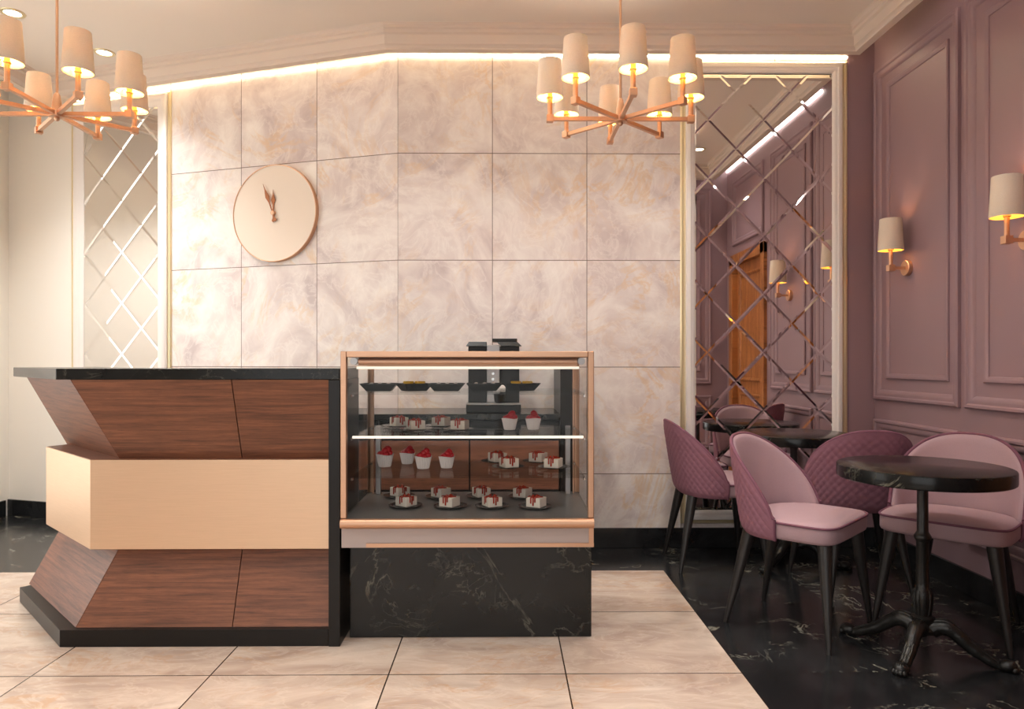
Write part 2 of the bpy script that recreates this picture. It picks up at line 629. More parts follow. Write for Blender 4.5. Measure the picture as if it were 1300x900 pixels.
# panel mouldings of the mauve walls
P_OUT = [(0, 0), (0, .018), (.008, .026), (.020, .026), (.028, .018), (.040, .020), (.052, .014), (.062, .008), (.068, 0)]
P_IN = [(0, 0), (0, .010), (.006, .016), (.016, .016), (.024, .010), (.032, .006), (.034, 0)]
MR = Matrix.Translation((XR, 0, 0)) @ Matrix.Rotation(-PI / 2, 4, 'Z')   # local x -> -Y world, local -y -> -X world
tn = 2
def rpanel(y0, y1, z0, z1, inner=True):
    global tn
    bm = B()
    frame_mould(bm, -y1, -y0, z0, z1, P_OUT, MR)
    if inner: frame_mould(bm, -y1 + .14, -y0 - .10, z0 + .14, z1 - .13, P_IN, MR)
    struct('trim_%d' % tn, bm, MAUVE, 40)
    tn += 1
for y0, y1 in ((3.902, 4.795), (2.955, 3.843)):
    rpanel(y0, y1, .998, 3.193)
    rpanel(y0, y1, .28, .87, False)
rpanel(1.84, 2.75, 2.50, 3.193, False)
MA = Matrix.Translation((0, YP, 0)) @ Matrix.Rotation(PI, 4, 'Z')
for z0, z1, inn in ((.998, 3.193, True), (.28, .87, False)):
    bm = B()
    frame_mould(bm, -XR + .18, -PX0 - .1, z0, z1, P_OUT, MA)
    if inn: frame_mould(bm, -XR + .30, -PX0 - .22, z0 + .14, z1 - .13, P_IN, MA)
    struct('trim_%d' % tn, bm, MAUVE, 40)
    tn += 1

def uvbox(o, ax=(1, 2), s=1.0, swap=False):
    """planar uv from two object axes"""
    me = o.data
    uv = me.uv_layers.new(name='UVMap')
    for lp in me.loops:
        c = me.vertices[lp.vertex_index].co
        u, v = c[ax[0]] * s, c[ax[1]] * s
        uv.data[lp.index].uv = (v, u) if swap else (u, v)
    return o

# door of the right wall (seen in the mirror)
d = B()
box(d, XR + .03, XR + .075, 1.86, 2.73, 0.01, 2.30, .003)
door = uvbox(struct('door_1', d, OAK), (1, 2))
fb = B()
for y0, y1, z0, z1 in ((2.72, 2.82, 0, 2.40), (1.77, 1.87, 0, 2.40), (1.77, 2.82, 2.29, 2.40)):
    box(fb, XR - .035, XR + .11, y0, y1, z0, z1, .006)
uvbox(obj('door_frame', fb, OAK, door), (1, 2))
fb = B()
MD = Matrix.Translation((XR + .03, 0, 0)) @ Matrix.Rotation(-PI / 2, 4, 'Z')
frame_mould(fb, -2.62, -1.97, 1.05, 2.18, P_IN, MD)
frame_mould(fb, -2.62, -1.97, .18, .92, P_IN, MD)
uvbox(obj('door_moulding', fb, OAK, door), (1, 2))
fb = B()
tube(fb, [(XR + .03, 1.94, 1.02), (XR - .03, 1.94, 1.02), (XR - .03, 2.06, 1.02)], .010)
lathe(fb, [(.026, 0), (.026, .008), (.012, .012)], 20, M=Matrix.Translation((XR + .03, 1.94, 1.02)) @ Matrix.Rotation(-PI / 2, 4, 'Y'))
obj('door_handle', fb, STEEL, door, 40)

# windows
def window(name, M, w, z0, z1, nx):
    bm = B()
    def bx(*a): box(bm, *a, .004, 1, M)
    t = .05
    bx(0, w, -.03, .05, z0, z0 + t); bx(0, w, -.03, .05, z1 - t, z1)
    bx(0, t, -.03, .05, z0 + t, z1 - t); bx(w - t, w, -.03, .05, z0 + t, z1 - t)
    for i in range(1, nx):
        bx(w * i / nx - .02, w * i / nx + .02, -.02, .04, z0 + t, z1 - t)
    o = struct(name, bm, WHITEF)
    g = B()
    box(g, t, w - t, .008, .014, z0 + t, z1 - t, 0, 1, M)
    obj('pane', g, GLASS, o)
    return o
w1 = window('window_1', Matrix.Translation((XL - .06, WY0, 0)) @ Matrix.Rotation(PI / 2, 4, 'Z'), WY1 - WY0, WZ0, WZ1, 3)
w2 = window('added_window', Matrix.Translation((FX1, YF - .06, 0)) @ Matrix.Rotation(PI, 4, 'Z'), FX1 - FX0, FZ0, FZ1, 4)  # added unseen window that lets fill light in from the front
day_left.parent = w1
fill_front.parent = w2

# led strips in the cove
def led(name, M, x0, x1, label, mat=LED):
    bm = B()
    prof = [(0, -.005), (.007, -.0035), (.009, 0), (.007, .0035), (0, .005)]
    rings(bm, [[Vector((x, -o - .0008, 3.303 + z)) for o, z in prof] for x in (x0, x1)])
    return tag(obj(name, bm, mat, None, None, M.translation, M.to_euler().z), label, 'led strip', None)
M0 = Matrix.Translation((KX, KY, 0))
ML = M0 @ Matrix.Rotation(PHI, 4, 'Z')
led('led_strip', M0, 0.004, 2.313 - KX, 'long glowing warm light strip along the top of the straight stone wall behind the cornice')
led('led_strip', ML, -2.82, -.004, 'glowing warm light strip along the top of the angled stone wall above the clock')
bm = B()
box(bm, XR - .018, XR - .001, 1.62, 4.02, 3.36, 3.385, .003)
tag(obj('led_strip', bm, LEDW), 'white light strip along the top of the mauve wall, seen only in the lattice mirror', 'led strip')

# ------------------------------------------------------------------ bevelled lattice mirrors
def clip(poly, axis, lim, keep_less):
    out = []
    n = len(poly)
    for i in range(n):
        a, b = poly[i], poly[(i + 1) % n]
        ia = (a[axis] <= lim) if keep_less else (a[axis] >= lim)
        ib = (b[axis] <= lim) if keep_less else (b[axis] >= lim)
        if ia: out.append(a)
        if ia != ib:
            t = (lim - a[axis]) / (b[axis] - a[axis])
            out.append((a[0] + (b[0] - a[0]) * t, a[1] + (b[1] - a[1]) * t))
    return out
FRP = [(0, 0), (0, .020), (.006, .030), (.018, .034), (.034, .034), (.040, .028), (.052, .026), (.062, .020), (.072, .014), (.074, 0)]
def mirror(M, gx0, gx1, ox0, ox1, ux0, ux1, cx, cz, bevel, label):
    gz0, gz1, oz0, oz1, uz0, uz1 = .263, 3.176, .186, 3.255, .162, 3.268
    root = empty('lattice_mirror', M.translation, 0, label, 'mirror')
    L = M.translation.copy()
    MM = Matrix.Translation(-L) @ M
    bm = B()
    pw, ph = .3745, .390
    e = .006
    for i in range(-40, 40):
        for j in range(-40, 40):
            if (i + j) % 2: continue
            x, z = cx + i * pw / 2, cz + pw * 0 + j * ph / 2
            # pane centred halfway between crossings
            poly = [(x, z), (x + pw / 2, z + ph / 2), (x, z + ph), (x - pw / 2, z + ph / 2)]
            for ax, lim, kl in ((0, gx0 - e, False), (0, gx1 + e, True), (1, gz0 - e, False), (1, gz1 + e, True)):
                poly = clip(poly, ax, lim, kl)
                if len(poly) < 3: break
            if len(poly) < 3: continue
            ok = []
            for p in poly:
                if not ok or (abs(p[0] - ok[-1][0]) + abs(p[1] - ok[-1][1])) > 1e-5: ok.append(p)
            if len(ok) < 3: continue
            area_ = abs(sum(ok[k][0] * ok[(k + 1) % len(ok)][1] - ok[(k + 1) % len(ok)][0] * ok[k][1] for k in range(len(ok)))) / 2
            if area_ < 2e-4: continue
            bm.faces.new([bm.verts.new((p[0], -.006, p[1])) for p in ok])
    bmesh.ops.recalc_face_normals(bm, faces=bm.faces)
    for f_ in bm.faces:
        if f_.normal.y > 0: f_.normal_flip()
    bmesh.ops.inset_individual(bm, faces=list(bm.faces), thickness=.0125, depth=bevel, use_even_offset=True)
    # back plate closes the sheet
    for v in bm.verts: v.co = MM @ v.co
    me = bpy.data.meshes.new('mirror_glass')
    bm.to_mesh(me); bm.free()
    me.materials.append(MIRROR)
    o = bpy.data.objects.new('mirror_glass', me); COL.objects.link(o); o.parent = root
    b2 = B()
    box(b2, gx0 - .01, gx1 + .01, -.005, -.001, gz0 - .01, gz1 + .01, 0, 1, MM)
    obj('backing', b2, BLACKPL, root)
    b3 = B()
    frame_mould(b3, ox0, ox1, oz0, oz1, [(i * (gx0 - ox0) / .074, q) for i, q in FRP], MM)
    obj('white_frame', b3, WHITEF, root, 40)
    b4 = B()
    frame_mould(b4, ux0, ux1, uz0, uz1, [(0, 0), (0, .010), (.006, .016), (.016, .016), (.022, .010), (ox0 - ux0 + .001, .012), (ox0 - ux0 + .001, 0)], MM)
    obj('gold_edge', b4, GOLD, root, 40)
    return root
mirror(Matrix.Translation((0, YB, 0)), 1.283, 2.223, 1.218, 2.273, 1.184, 2.311, 1.558, 3.066, .0018,
       'tall mirror with diamond lattice and white frame on the right, behind the chairs')
mirror(ML, -2.691, -1.931, -2.784, -1.884, -2.814, -1.858, -2.312, 2.477, .0036,
       'tall mirror with diamond lattice and white frame on the left, behind the walnut counter')

# ------------------------------------------------------------------ reception counter
cnt = empty('service_counter', (-1.6, 3.4, 0), 0, 'walnut service counter with copper band and black top, angled at its left end', 'counter')
def cobj(name, bm, mat, sm=None, parent=None):
    bmesh.ops.translate(bm, vec=(1.6, -3.4, 0), verts=bm.verts)
    return obj(name, bm, mat, parent or cnt, sm)
top = [(-.722, 3.15), (-1.955, 3.15), (-2.615, 3.85), (-2.33, 4.11), (-1.80, 3.56), (-.722, 3.56)]
cobj('worktop', prism(B(), top, 1.171, 1.2195, .003), NERO_TOP)
cobj('side_panel', box(B(), -.771, -.720, 3.153, 3.56, 0, 1.1705, .003), BLACKLAC)
pl = [(-.772, 3.160), (-1.945, 3.160), (-2.525, 3.766), (-2.28, 4.02), (-1.80, 3.54), (-.772, 3.54)]
cobj('plinth', prism(B(), pl, 0, .075, .002), BLACKLAC)
core = [(-.775, 3.33), (-1.715, 3.33), (-2.335, 3.965), (-2.24, 4.03), (-1.76, 3.54), (-.775, 3.54)]
cobj('carcass', prism(B(), core, .0755, 1.1705), BLACKLAC)
def slab(name, quadpts, th, mat):
    """panel from 4 outer points (bottom-left, bottom-right, top-right, top-left), thickness inwards, uv along the panel"""
    bm = B()
    q = [Vector(p) for p in quadpts]
    nrm = (q[1] - q[0]).cross(q[3] - q[0]).normalized()
    if nrm.y > 0: nrm = -nrm
    f0 = [bm.verts.new(p) for p in q]
    f1 = [bm.verts.new(p - nrm * th) for p in q]
    bm.faces.new(f0); bm.faces.new(f1[::-1])
    for i in range(4): bm.faces.new((f0[i], f1[i], f1[(i + 1) % 4], f0[(i + 1) % 4]))
    ux = (q[1] - q[0]).normalized()
    uvl = bm.loops.layers.uv.new('UVMap')
    uy = nrm.cross(ux)
    offs = random.random() * 3
    for f_ in bm.faces:
        for lp in f_.loops:
            d_ = lp.vert.co - q[0]
            lp[uvl].uv = (d_.dot(ux) + offs, d_.dot(uy) + (d_.dot(nrm)) + offs)
    return cobj(name, bm, mat)
ax0, ay0 = -1.893, 3.152          # mitre at the top, front plane
bx0, by0 = -1.745, 3.285
lx0, ly0 = -2.505, 3.79
g = .0022
zt, zb = 1.1700, .800
dl = Vector((lx0 - ax0, ly0 - ay0, 0)).normalized()
def P(x, y, z): return (x, y, z)
sx = -1.194
slab('upper_panel', [(bx0 + g, by0, zb), (sx - g, by0, zb), (sx - g, ay0, zt), (ax0 + g, ay0, zt)], .02, WALNUT)
slab('upper_panel', [(sx + g, by0, zb), (-.7715, by0, zb), (-.7715, ay0, zt), (sx + g, ay0, zt)], .02, WALNUT)
slab('upper_panel', [(lx0 + .13, ly0 + .135, zb), (bx0 + dl.x * g, by0 + dl.y * g, zb), (ax0 + dl.x * g, ay0 + dl.y * g, zt), (lx0, ly0, zt)], .02, WALNUT)
cx0, cy0 = -1.893, 3.190
mx0, my0 = -1.763, 3.318
z0, z1 = .0755, .405
sl = -1.204
sl1 = -1.204
slab('lower_panel', [(cx0 + g, cy0, z0), (sl - g, cy0, z0), (sl1 - g, my0, z1), (mx0 + g, my0, z1)], .02, WALNUT)
slab('lower_panel', [(sl + g, cy0, z0), (-.7715, cy0, z0), (-.7715, my0, z1), (sl1 + g, my0, z1)], .02, WALNUT)
slab('lower_panel', [(-2.515, 3.825, z0), (cx0 + dl.x * g, cy0 + dl.y * g, z0), (mx0 + dl.x * g, my0 + dl.y * g, z1), (-2.395, 3.96, z1)], .02, WALNUT)
# copper band
bf = [(-.7715, 3.238), (-1.858, 3.238), (-2.375, 3.745), (-2.31, 3.885), (-1.742, 3.34), (-.7715, 3.34)]
cobj('copper_band', prism(B(), bf, .407, .8085, .0015, 1), BAND)
bt = [(-.7715, 3.242), (-1.855, 3.242), (-2.368, 3.745), (-2.308, 3.88), (-1.742, 3.34), (-.7715, 3.34)]
uvbox(cobj('band_top', prism(B(), bt, .8087, .8105), WALNUT), (0, 1))

# ------------------------------------------------------------------ display case and its marble base
tag(obj('display_plinth', prism(B(), [(-.700, 3.256), (.396, 3.256), (.396, 3.74), (-.700, 3.74)], 0, .4355, .003), NERO),
    'black marble block under the pastry display case', 'plinth')
X0, X1, Y0, Y1, Z0, Z1 = -.7135, .392, 3.13, 3.78, .436, 1.295
case = empty('display_case', ((X0 + X1) / 2, (Y0 + Y1) / 2, Z0), 0, 'copper framed glass pastry display case with shelves, on a black marble block', 'display case')
def dobj(name, bm, mat, sm=None, parent=None):
    bmesh.ops.translate(bm, vec=(-(X0 + X1) / 2, -(Y0 + Y1) / 2, -Z0), verts=bm.verts)
    return obj(name, bm, mat, parent or case, sm)
bm = B()
pw = .026
for xa, xb in ((X0, X0 + pw), (X1 - pw, X1)):
    box(bm, xa, xb, Y0, Y0 + .03, .567, Z1, .003)
    box(bm, xa, xb, Y0 + .03, Y1, Z1 - .026, Z1, .003)
    box(bm, xa, xb, Y1 - .03, Y1, .567, Z1 - .026, .003)
box(bm, X0 + pw, X1 - pw, Y0, Y0 + .03, Z1 - .026, Z1, .003)
box(bm, X0 + pw, X1 - pw, Y1 - .03, Y1, Z1 - .07, Z1, .003)
box(bm, X0 + pw, X1 - pw, Y0 + .03, Y1 - .03, Z1 - .008, Z1 - .001)
dobj('frame', bm, COPPER)
dobj('tray_deck', box(B(), X0 + .004, X1 - .004, Y0 + .004, Y1 - .002, .545, .5655), TRAYM)
bm = B()
tube(bm, [(X0 + .001, Y0 + .004, .544), (X1 - .001, Y0 + .004, .544)], .0225, 16)
dobj('bumper_rail', bm, COPPER, 40)
dobj('lower_cabinet', box(B(), X0 + .002, X1 - .002, Y0 + .012, Y1, Z0, .545, .002), GREY)
bm = B()
box(bm, X0 + .11, X1, Y0 + .006, Y0 + .012, Z0 + .003, Z0 + .020)
box(bm, X1 - .022, X1 - .001, Y0 + .006, Y0 + .012, Z0 + .020, .522)
dobj('copper_trim', bm, COPPER)
bm = B()
tube(bm, [(X0 + .07, Y0 + .055, Z1 - .045), (X1 - .07, Y0 + .055, Z1 - .045)], .019, 16)
rail = dobj('lamp_tube', bm, COPPER, 40)
for xa in (X0 + .052, X1 - .052):
    bm = B()
    lathe(bm, [(.004, -.012), (.016, -.012), (.016, .014), (.004, .014)], 20, M=Matrix.Translation((xa, Y0 + .045, Z1 - .043)) @ Matrix.Rotation(PI / 2, 4, 'X'))
    dobj('end_cap', bm, STEEL, 40)
bm = B(); box(bm, X0 + .06, X1 - .06, Y0 + .05, Y0 + .075, Z1 - .078, Z1 - .067)
dobj('case_light', bm, CASELED)
for nm, a in (('front_pane', (X0 + pw, X1 - pw, Y0 + .012, Y0 + .018, .567, Z1 - .027)),
              ('side_pane', (X0 + .010, X0 + .016, Y0 + .031, Y1 - .031, .567, Z1 - .027)),
              ('side_pane', (X1 - .016, X1 - .010, Y0 + .031, Y1 - .031, .567, Z1 - .027))):
    dobj(nm, box(B(), *a), GLASS)
SH = [1.111, .919, .739]
for i, z in enumerate(SH):
    s = dobj('shelf', box(B(), X0 + .034, X1 - .034, 3.195, 3.742, z - .008, z), SHELFG)
    if i == 1:
        b = B(); box(b, X0 + .04, X1 - .04, 3.186, 3.1945, z - .010, z + .001)
        sb = obj('shelf_light', b, CASELED, s)
        bmesh_off = (-(X0 + X1) / 2, -(Y0 + Y1) / 2, -Z0)
        sb.location = bmesh_off
    for xa in (X0 + .027, X1 - .037):
        for ya in (3.22, 3.70):
            b = B()
            box(b, xa, xa + .010, ya - .015, ya + .015, z - .020, z - .0085, .002)
            br = obj('shelf_bracket', b, CHROME, s)
            br.location = (-(X0 + X1) / 2, -(Y0 + Y1) / 2, -Z0)
for xa in (X0 + .050, X1 - .076):
    dobj('rear_post', box(B(), xa, xa + .026, Y1 - .075, Y1 - .05, .5655, .918, .002), STEEL)
for xa in (X0 + .030, X1 - .036):
    dobj('shelf_upright', box(B(), xa, xa + .006, Y1 - .055, Y1 - .035, .5655, Z1 - .03), COPPER)

# ------------------------------------------------------------------ pastries and dishes in the case
def plate(x, y, z, label):
    bm = B()
    lathe(bm, [(.001, .0005), (.046, .0005), (.056, .003), (.078, .0075), (.0795, .0088), (.076, .0090), (.056, .0052), (.046, .0035), (.001, .0035)], 28, (0, 0, 0), None, False)
    o = obj('plate', bm, PLATE, None, 40, (x, y, z))
    return tag(o, label, 'plate', 'dark plates in the display case')
def cake(x, y, z, rz, label, s=1.0):
    root = empty('cake_square', (x, y, z), rz, label, 'cake', 'cake squares in the display case')
    h, a = .041 * s, .034 * s
    bm = B()
    box(bm, -a, a, -a, a, .0005, h, .0025)
    obj('sponge', bm, SPONGE, root)
    bm = B()
    # sauce pooled on top with an uneven edge and drips running down two faces
    nn = 28
    pts = []
    for i in range(nn):
        t = 2 * PI * i / nn
        r_ = a * (.72 + .2 * math.sin(3 * t + 1) * .6 + .12 * math.sin(5 * t))
        pts.append((r_ * math.cos(t), r_ * math.sin(t) * .8))
    prism(bm, pts, h + .0001, h + .0045)
    for dx, ln in ((-.010, .024), (.001, .033), (.010, .018)):
        box(bm, dx * s - .0035 * s, dx * s + .0035 * s, -a - .0026, -a + .006, h - ln * s, h + .0035, .0012)
    for dy, ln in ((-.008, .022), (.004, .030)):
        box(bm, -a - .0026, -a + .006, dy * s - .0035, dy * s + .0035, h - ln * s, h + .0035, .0012)
    for k in range(4):
        t = k * 1.7
        bmesh.ops.create_icosphere(bm, subdivisions=1, radius=.0065 * s, matrix=Matrix.Translation((.014 * math.cos(t) * s, .012 * math.sin(t) * s, h + .005)))
    obj('sauce', bm, SAUCE, root, 60)
    return root
S2, S3, S0 = SH[1] + .0004, SH[2] + .0004, .5659
cakes = [(-.535, 3.655, S2, 'white cake square with red sauce, leftmost on the shelf above the lit edge'),
         (-.428, 3.475, S2, 'white cake square with red sauce, second from left on the shelf above the lit edge'),
         (-.322, 3.655, S2, 'white cake square with red sauce, third from left on the shelf above the lit edge'),
         (-.215, 3.470, S2, 'white cake square with red sauce, rightmost of four beside the two cupcakes'),
         (-.035, 3.650, S3, 'white cake, back left of the four on the cupcake shelf below the light'),
         (.022, 3.455, S3, 'white cake, front left of the four on the cupcake shelf below the light'),
         (.172, 3.645, S3, 'white cake, back right of the four on the cupcake shelf below the light'),
         (.235, 3.440, S3, 'white cake, front right of the four on the cupcake shelf below the light'),
         (-.530, 3.650, S0, 'white cake square, leftmost of the back row on the grey bottom deck'),
         (-.464, 3.400, S0, 'white cake square, leftmost of the front row on the grey bottom deck'),
         (-.320, 3.625, S0, 'white cake square, second from left of the back row on the grey bottom deck'),
         (-.258, 3.385, S0, 'white cake square, second from left of the front row on the grey bottom deck'),
         (-.116, 3.630, S0, 'white cake square, third from left of the back row on the grey bottom deck'),
         (-.058, 3.385, S0, 'white cake square, third from left of the front row on the grey bottom deck'),
         (.092, 3.618, S0, 'white cake square, rightmost of the back row on the grey bottom deck'),
         (.150, 3.370, S0, 'white cake square, rightmost of the front row on the grey bottom deck')]
RZ = [.6, .45, -.35, -.25, .5, .45, -.5, -.4, .8, .9, -.7, -.5, .45, .5, -.55, -.5]
PLN = ['leftmost cake on the shelf above the lit edge', 'second cake from left on the shelf above the lit edge', 'third cake from left on the shelf above the lit edge',
       'fourth cake from left, beside the two cupcakes', 'back left cake on the cupcake shelf below the light', 'front left cake on the cupcake shelf below the light',
       'back right cake on the cupcake shelf below the light', 'front right cake on the cupcake shelf below the light'] + [
       '%s cake of the %s row on the bottom deck' % (p_, r_) for p_ in ('leftmost', 'second', 'third', 'rightmost') for r_ in ('back', 'front')]
for (x, y, z, lb), rz, pl_ in zip(cakes, RZ, PLN):
    plate(x + random.uniform(-.006, .006), y, z, 'dark plate under the ' + pl_)
    cake(x, y, z + .004, rz, lb, 1.06)
def cupcake(x, y, z, rz, label, s=1.0):
    root = empty('cupcake', (x, y, z), rz, label, 'cupcake', 'raspberry cupcakes in the display case')
    bm = B()
    nn = 56
    rr = []
    for k, (r_, zz) in enumerate(((.025, 0), (.0265, .004), (.0365, .050), (.0385, .0545))):
        ring = []
        for i in range(nn):
            a = 2 * PI * i / nn
            q = r_ + (.0014 if i % 2 else -.0012) * (1 if k else .5)
            ring.append((q * math.cos(a) * s, q * math.sin(a) * s, (zz + (.003 * math.sin(a * 2 + .4) if k == 3 else 0)) * s))
        rr.append(ring)
    rings(bm, rr, True, True)
    obj('paper_cup', bm, PAPER, root)
    bm = B()
    rnd = random.Random(int(1000 * (x + y)))
    sp = [(0, 0, .050, .024), (-.016, .0, .052, .015), (.015, .006, .056, .017), (.004, -.017, .052, .014), (-.006, .016, .053, .015),
          (.012, .002, .072, .0155), (.002, -.006, .067, .014), (-.012, -.01, .058, .012), (.020, -.008, .058, .012)]
    for px, py, pz, r_ in sp:
        m = Matrix.Translation((px * s, py * s, pz * s))
        res = bmesh.ops.create_icosphere(bm, subdivisions=2, radius=r_ * s, matrix=m)
        for v in res['verts']:
            v.co += (v.co - m.translation).normalized() * rnd.uniform(-.0018, .0018)
    bmesh.ops.scale(bm, vec=(1.12, 1.12, 1.12), verts=bm.verts, space=Matrix.Translation((0, 0, -.05)))
    obj('raspberry_topping', bm, BERRY, root, 60)
    return root
cupcake(.026, 3.49, S2, .3, 'raspberry cupcake in white paper cup, left of the two above the lit shelf edge', 1.02)
cupcake(.141, 3.50, S2, 1.2, 'raspberry cupcake in white paper cup, right of the two above the lit shelf edge')
cupcake(-.582, 3.50, S3, .2, 'raspberry cupcake in white paper cup, leftmost of four on the shelf below the light', 1.1)
cupcake(-.486, 3.60, S3, .5, 'raspberry cupcake partly hidden behind its neighbour, second from left of four')
cupcake(-.388, 3.44, S3, .1, 'raspberry cupcake in white paper cup, front one, third from left of four', 1.05)
cupcake(-.278, 3.46, S3, .4, 'raspberry cupcake in white paper cup, rightmost of four on the shelf below the light')
def dish(x, y, z, rz, label, w=.088):
    bm = B()
    n_ = 4
    def ring(a, zz): return [(a * cx_, a * .8 * cy_, zz) for cx_, cy_ in ((-1, -1), (1, -1), (1, 1), (-1, 1))]
    a = w
    rings(bm, [ring(a * .3, .004), ring(a * .62, .0045), ring(a * .97, .036), ring(a, .036), ring(a, .034), ring(a * .66, 0), ring(a * .3, 0)], True, True)
    return tag(obj('square_dish', bm, PLATE, None, None, (x, y, z), rz), label, 'dish', 'black dishes on the top shelf')
DZ = SH[0] + .0004
def oval(bm, x, y, z, rx, ry, rz):
    bmesh.ops.create_icosphere(bm, subdivisions=2, radius=1, matrix=Matrix.Translation((x, y, z)) @ Matrix.Diagonal((rx, ry, rz, 1)))
dd = [(-.590, 3.40, .05, 'black square dish of white sweets, leftmost on the top shelf'),
      (-.427, 3.40, .55, 'black square dish holding yellow pastries, second from left on the top shelf'),
      (-.272, 3.40, .0, 'black square dish of white sweets, middle one on the top shelf'),
      (-.096, 3.42, .05, 'black square dish of white sweets, in front of the coffee machine'),
      (.082, 3.42, .75, 'black square dish holding yellow pastries, rightmost on the top shelf')]
for i, (x, y, rz, lb) in enumerate(dd):
    dish(x, y, DZ, rz, lb, .084 if i not in (1, 4) else .072)
    where = ('leftmost dish', 'second dish from left', 'middle dish', 'dish before the coffee machine', 'rightmost dish')[i]
    if i in (1, 4):
        for k, (dx, pos) in enumerate(((-.027, 'left'), (.027, 'right'))):
            bm = B()
            oval(bm, 0, 0, .018, .027, .028, .017)
            for q in range(5):
                oval(bm, -.018 + q * .009, .004 * (-1) ** q, .031, .008, .014, .006)
            tag(obj('pastry', bm, YELLOW, None, 70, (x + dx, y, DZ + .0096)), '%s yellow pastry in the %s of the top shelf' % (pos, where), 'pastry', 'yellow pastries on the top shelf')
    else:
        for k, (dx, pos) in enumerate(((-.040, 'left'), (0, 'middle'), (.040, 'right'))):
            bm = B()
            oval(bm, 0, 0, .0165, .018, .019, .0165)
            oval(bm, .002, 0, .030, .009, .010, .006)
            tag(obj('white_sweet', bm, SUGAR, None, 70, (x + dx, y, DZ + .0046)), '%s small white sweet in the %s of the top shelf' % (pos, where), 'sweet', 'white sweets on the top shelf')

# ------------------------------------------------------------------ back counter and coffee machine behind the case
bc = empty('back_cabinet', (-.45, 4.52, 0), 0, 'low wooden cabinet with black worktop behind the display case', 'cabinet')
def bobj(name, bm, mat, uv=None):
    bmesh.ops.translate(bm, vec=(.45, -4.52, 0), verts=bm.verts)
    o = obj(name, bm, mat, bc)
    if uv: uvbox(o, uv)
    return o
bobj('worktop', box(B(), -1.30, .33, 4.24, 4.80, .905, .940, .003), NERO_TOP)
bobj('carcass', box(B(), -1.28, .328, 4.285, 4.79, .09, .904), BLACKLAC)
bobj('toe_kick', box(B(), -1.26, .328, 4.33, 4.78, 0, .089), BLACKLAC)
for k in range(3):
    xa = -1.275 + k * .535
    bobj('drawer', box(B(), xa + .003, xa + .529, 4.262, 4.284, .785, .898, .002), BLACKLAC)
    bobj('door', box(B(), xa + .003, xa + .529, 4.262, 4.284, .49, .780, .002), CABWOOD, (0, 2))
    bobj('shade_front', box(B(), xa + .003, xa + .529, 4.262, 4.284, .095, .485, .002), BLACKLAC)  # shadow below the wood doors put in as black fronts
bobj('end_panel', box(B(), .332, .445, 4.25, 4.80, 0, 1.212, .003), BLACKLAC)

cm = empty('coffee_machine', (-.065, 4.50, .9405), 0, 'black and silver coffee machine behind the display case', 'coffee machine')
def cmo(name, bm, mat, sm=None): return obj(name, bm, mat, cm, sm)
bm = B()
box(bm, -.158, -.045, -.06, .16, .055, .405, .004)
cmo('left_tower', bm, BLACKPL)
bm = B()
box(bm, .038, .158, -.07, .16, .055, .405, .004)
box(bm, -.045, .038, .05, .16, .055, .39, .003)
cmo('body', bm, BLACKPL)
bm = B(); box(bm, -.045, .037, -.045, .049, .055, .412, .003)
fp = cmo('front_panel', bm, STEEL)
bm = B(); box(bm, -.036, .022, -.050, -.0455, .29, .345, .001)
obj('display', bm, CHROME, fp)
bm = B()
for zz in (.20, .235):
    lathe(bm, [(.001, 0), (.008, 0), (.008, .004), (.001, .004)], 14, M=Matrix.Translation((-.005, -.0455, zz)) @ Matrix.Rotation(PI / 2, 4, 'X'))
obj('button', bm, CHROME, fp)
bm = B(); box(bm, -.004, .072, -.15, -.071, .125, .165, .004)
cmo('spout', bm, SUGAR)
bm = B()
box(bm, -.165, .165, -.19, .165, .003, .050, .004)
cmo('drip_tray', bm, BLACKPL)
bm = B(); box(bm, -.166, .166, -.191, -.02, .0505, .056, .001)
cmo('drip_grille', bm, STEEL)
bm = B()
def frus(bm, x0, x1, y0, y1, z0, xi0, xi1, z1):
    rings(bm, [[(x0, y0, z0), (x1, y0, z0), (x1, y1, z0), (x0, y1, z0)], [(xi0, y0 + .02, z1), (xi1, y0 + .02, z1), (xi1, y1 - .02, z1), (xi0, y1 - .02, z1)]])
frus(bm, -.172, -.046, -.07, .15, .4055, -.155, -.046, .432)
cmo('bean_hopper', bm, BLACKPL)
bm = B()
frus(bm, .045, .172, -.08, .15, .4055, .02, .145, .432)
box(bm, -.01, .145, -.06, .13, .4325, .452, .002)
cmo('water_tank', bm, BLACKPL)
bm = B(); lathe(bm, [(.022, 0), (.03, .01), (.036, .055), (.033, .055), (.027, .012), (.001, .008)], 24)
cup = tag(obj('coffee_cup', bm, BLACKPL, None, 40, (-.030, 4.39, .9975)), 'small black cup under the coffee machine spout', 'cup')

